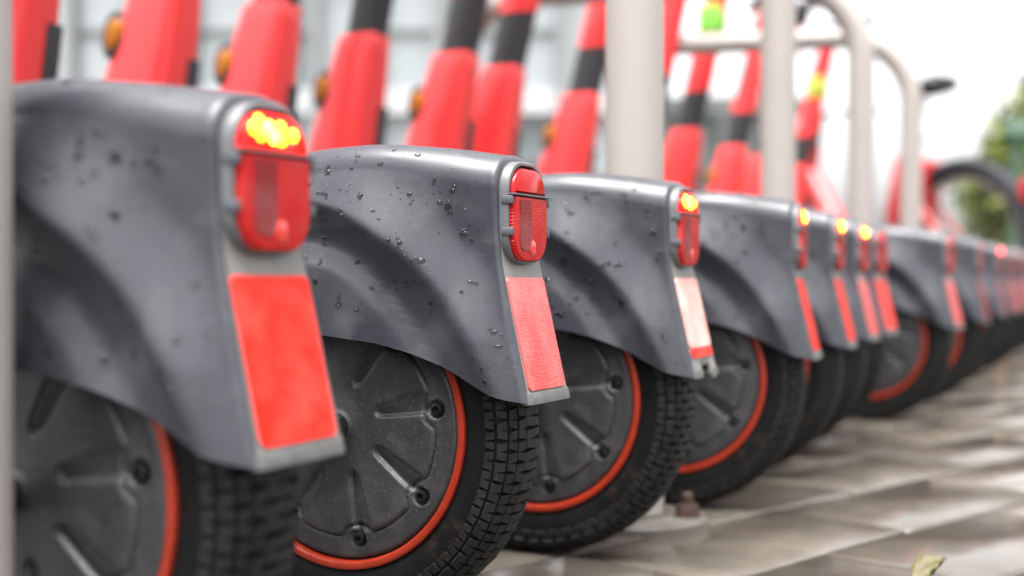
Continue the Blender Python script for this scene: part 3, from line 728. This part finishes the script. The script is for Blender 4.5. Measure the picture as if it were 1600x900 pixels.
# ------------------------------------------------------------------ fallen leaves
def leaf(label, loc, size, m, rot, curl):
    b = MB(); n = 8; vs = []; fs = []
    for i in range(n + 1):
        t = i / n; w = .36 * math.sin(math.pi * t ** .75) * (1 + .16 * math.sin(9 * t * math.pi)) * size
        for k in (-1, -.5, 0, .5, 1):
            x = t * size; y = k * w; vs.append((x, y, curl * size * (abs(k) ** 1.6 * .5 * math.sin(math.pi * t) + t * t * .5) + .0008))
    for i in range(n):
        for k in range(4): a = i * 5 + k; fs.append((a, a + 1, a + 6, a + 5))
    b.add(vs, fs); me = b.mesh('fallen_leaf', m, True, 80, False)
    t = bpy.data.objects.new('fallen_leaf', me); COL.objects.link(t); t.location = loc; t.rotation_euler = rot
    sdm = t.modifiers.new('thickness', 'SOLIDIFY'); sdm.thickness = .0006
    s = MB(); s.tube([(0, 0, .001), (-.25 * size, .03 * size, .012 * size), (-.5 * size, .0, .10 * size)], [.0009, .0008, .0007], 6); obj('stalk', s.mesh('stalk', m), t)
    return tag(t, label, 'leaf', 'fallen leaves')
leaf('curled pale yellow leaf lying on wet paving clear of the wheels', (.284, .906, .004), .030, 'leaf_yellow', (R(8), R(-14), R(15)), .75)
leaf('orange brown leaf on paving beside the far wheels', (1.345, 3.52, .004), .075, 'leaf_brown', (R(5), R(-18), R(120)), .9)
leaf('tiny brown leaf scrap beside the bolted base plate', (.074, 1.085, .003), .014, 'leaf_brown', (0, 0, R(30)), .6)

# ------------------------------------------------------------------ trees, lamp post, buildings
def tree(label, X, Y, base_h, cz, rx, rz, m, seed, nclump):
    rnd = random.Random(seed)
    t = thing('tree', label, 'tree', (X, Y, 0), 0, 'trees beyond the bicycle')
    b = MB(); b.tube([(0, 0, -.1), (.1, 0, base_h * .5), (0, .1, base_h), (.1, 0, cz)], [.26, .2, .16, .07], 10)
    for k in range(9):
        a = rnd.uniform(0, 6.28); z0 = rnd.uniform(base_h * .7, cz); b.tube([(0, 0, z0), (rx * .4 * math.cos(a), rx * .4 * math.sin(a), z0 + .7), (rx * .75 * math.cos(a), rx * .75 * math.sin(a), z0 + rnd.uniform(.8, 1.8))], [.09, .05, .02], 6)
    obj('trunk', b.mesh('trunk', 'bark'), t)
    c = MB()
    for k in range(nclump):
        d = Vector((rnd.gauss(0, 1), rnd.gauss(0, 1), rnd.gauss(0, 1))).normalized() * rnd.uniform(.45, 1.0) ** .5
        P = Vector((d.x * rx, d.y * rx, cz + d.z * rz)); cr = rnd.uniform(.3, .6)
        for q in range(34):
            o = P + Vector((rnd.gauss(0, 1), rnd.gauss(0, 1), rnd.gauss(0, .8))) * cr * .55
            A = Vector((rnd.gauss(0, 1), rnd.gauss(0, 1), rnd.gauss(0, 1))).normalized(); B = A.cross(Vector((rnd.gauss(0, 1), rnd.gauss(0, 1), rnd.gauss(0, 1)))).normalized()
            l = rnd.uniform(.13, .24); c.add([o - A * l, o + B * l * .55, o + A * l, o - B * l * .55], [(0, 1, 2, 3)])
    obj('crown', new_mesh('crown', c.v, c.f, m, False), t)
tree('yellow green leafy tree nearest the bicycle tail lamp', 15.2, 30, 1.2, 2.35, 4.2, 3.0, 'foliage', 3, 1000)
tree('darker green tree standing behind the yellow green one', 19.5, 36, 1.8, 5.2, 4.6, 4.6, 'foliage2', 4, 420)
t = thing('lamp_post', 'slim grey green lamp post in front of the tree', 'lamp post', (9.85, 25, 0))
b = MB(); b.tube([(0, 0, -.05), (0, 0, 1), (0, 0, 3.1)], [.14, .12, .11], 14); obj('pole', b.mesh('pole', 'lamp_green'), t)
b = MB(); b.lathe([(.001, -.05), (.2, -.04), (.26, .1), (.18, .35), (.001, .4)], 18)
hd = obj('lamp_head', b.mesh('lamp_head', 'lamp_green'), t, (0, 0, 3.0), (R(90), 0, 0))

def facade(label, x0, x1, Y, storeys, sh, bay, depth, cat, wallm, mullm, panem, darkm, seed):
    rnd = random.Random(seed); W = x1 - x0; H = storeys * sh
    t = thing('building', label, cat, ((x0 + x1) / 2, Y, 0))
    b = MB(); b.box((0, depth / 2 + .3, H / 2), (W, depth, H)); obj('wall', b.mesh('wall', wallm, False), t)
    b = MB(); b.box((0, depth / 2 + .3, H + .2), (W + .6, depth + .8, .4)); obj('roof', b.mesh('roof', mullm, False), t)
    nb = int(W / bay)
    for s in range(storeys):
        b = MB(); b.box((0, .12, s * sh + .22), (W, .30, .44)); obj('spandrel', b.mesh('spandrel', wallm, False), t)
    col = MB(); col.box((0, 0, 0), (.16, .36, H)); cm = col.mesh('mullion', mullm, False)
    pn = MB(); pn.box((0, 0, 0), (bay - .18, .06, sh - .46)); pms = [pn.mesh('pane', panem, False), pn.mesh('pane', darkm, False)]
    thin = MB(); thin.box((0, 0, 0), (bay - .2, .10, .07)); tm = thin.mesh('transom', mullm, False)
    for i in range(nb + 1):
        obj('mullion', cm, t, (-W / 2 + i * W / nb, .03, H / 2))
    for s in range(storeys):
        for i in range(nb):
            xc = -W / 2 + (i + .5) * W / nb
            w = obj('window', pms[0] if rnd.random() < .86 else pms[1], t, (xc, .18, s * sh + .44 + (sh - .46) / 2), (rnd.gauss(0, .006), 0, rnd.gauss(0, .006)))
            obj('transom', tm, w, (0, -.07, rnd.choice((-.3, .3, .55))))
    return t
facade('pale glazed building with grey vertical mullions behind the red stems', -16, 1.9, 22, 4, 3.1, 1.05, 8, 'building', 'wall_white', 'mullion', 'glass_pane', 'glass_dark', 2)
facade('low grey building past the end of the glazed facade', 3.2, 6.3, 29, 1, 4.0, 1.5, 5, 'building', 'wall_grey', 'wall_grey', 'glass_dark', 'glass_dark', 5)
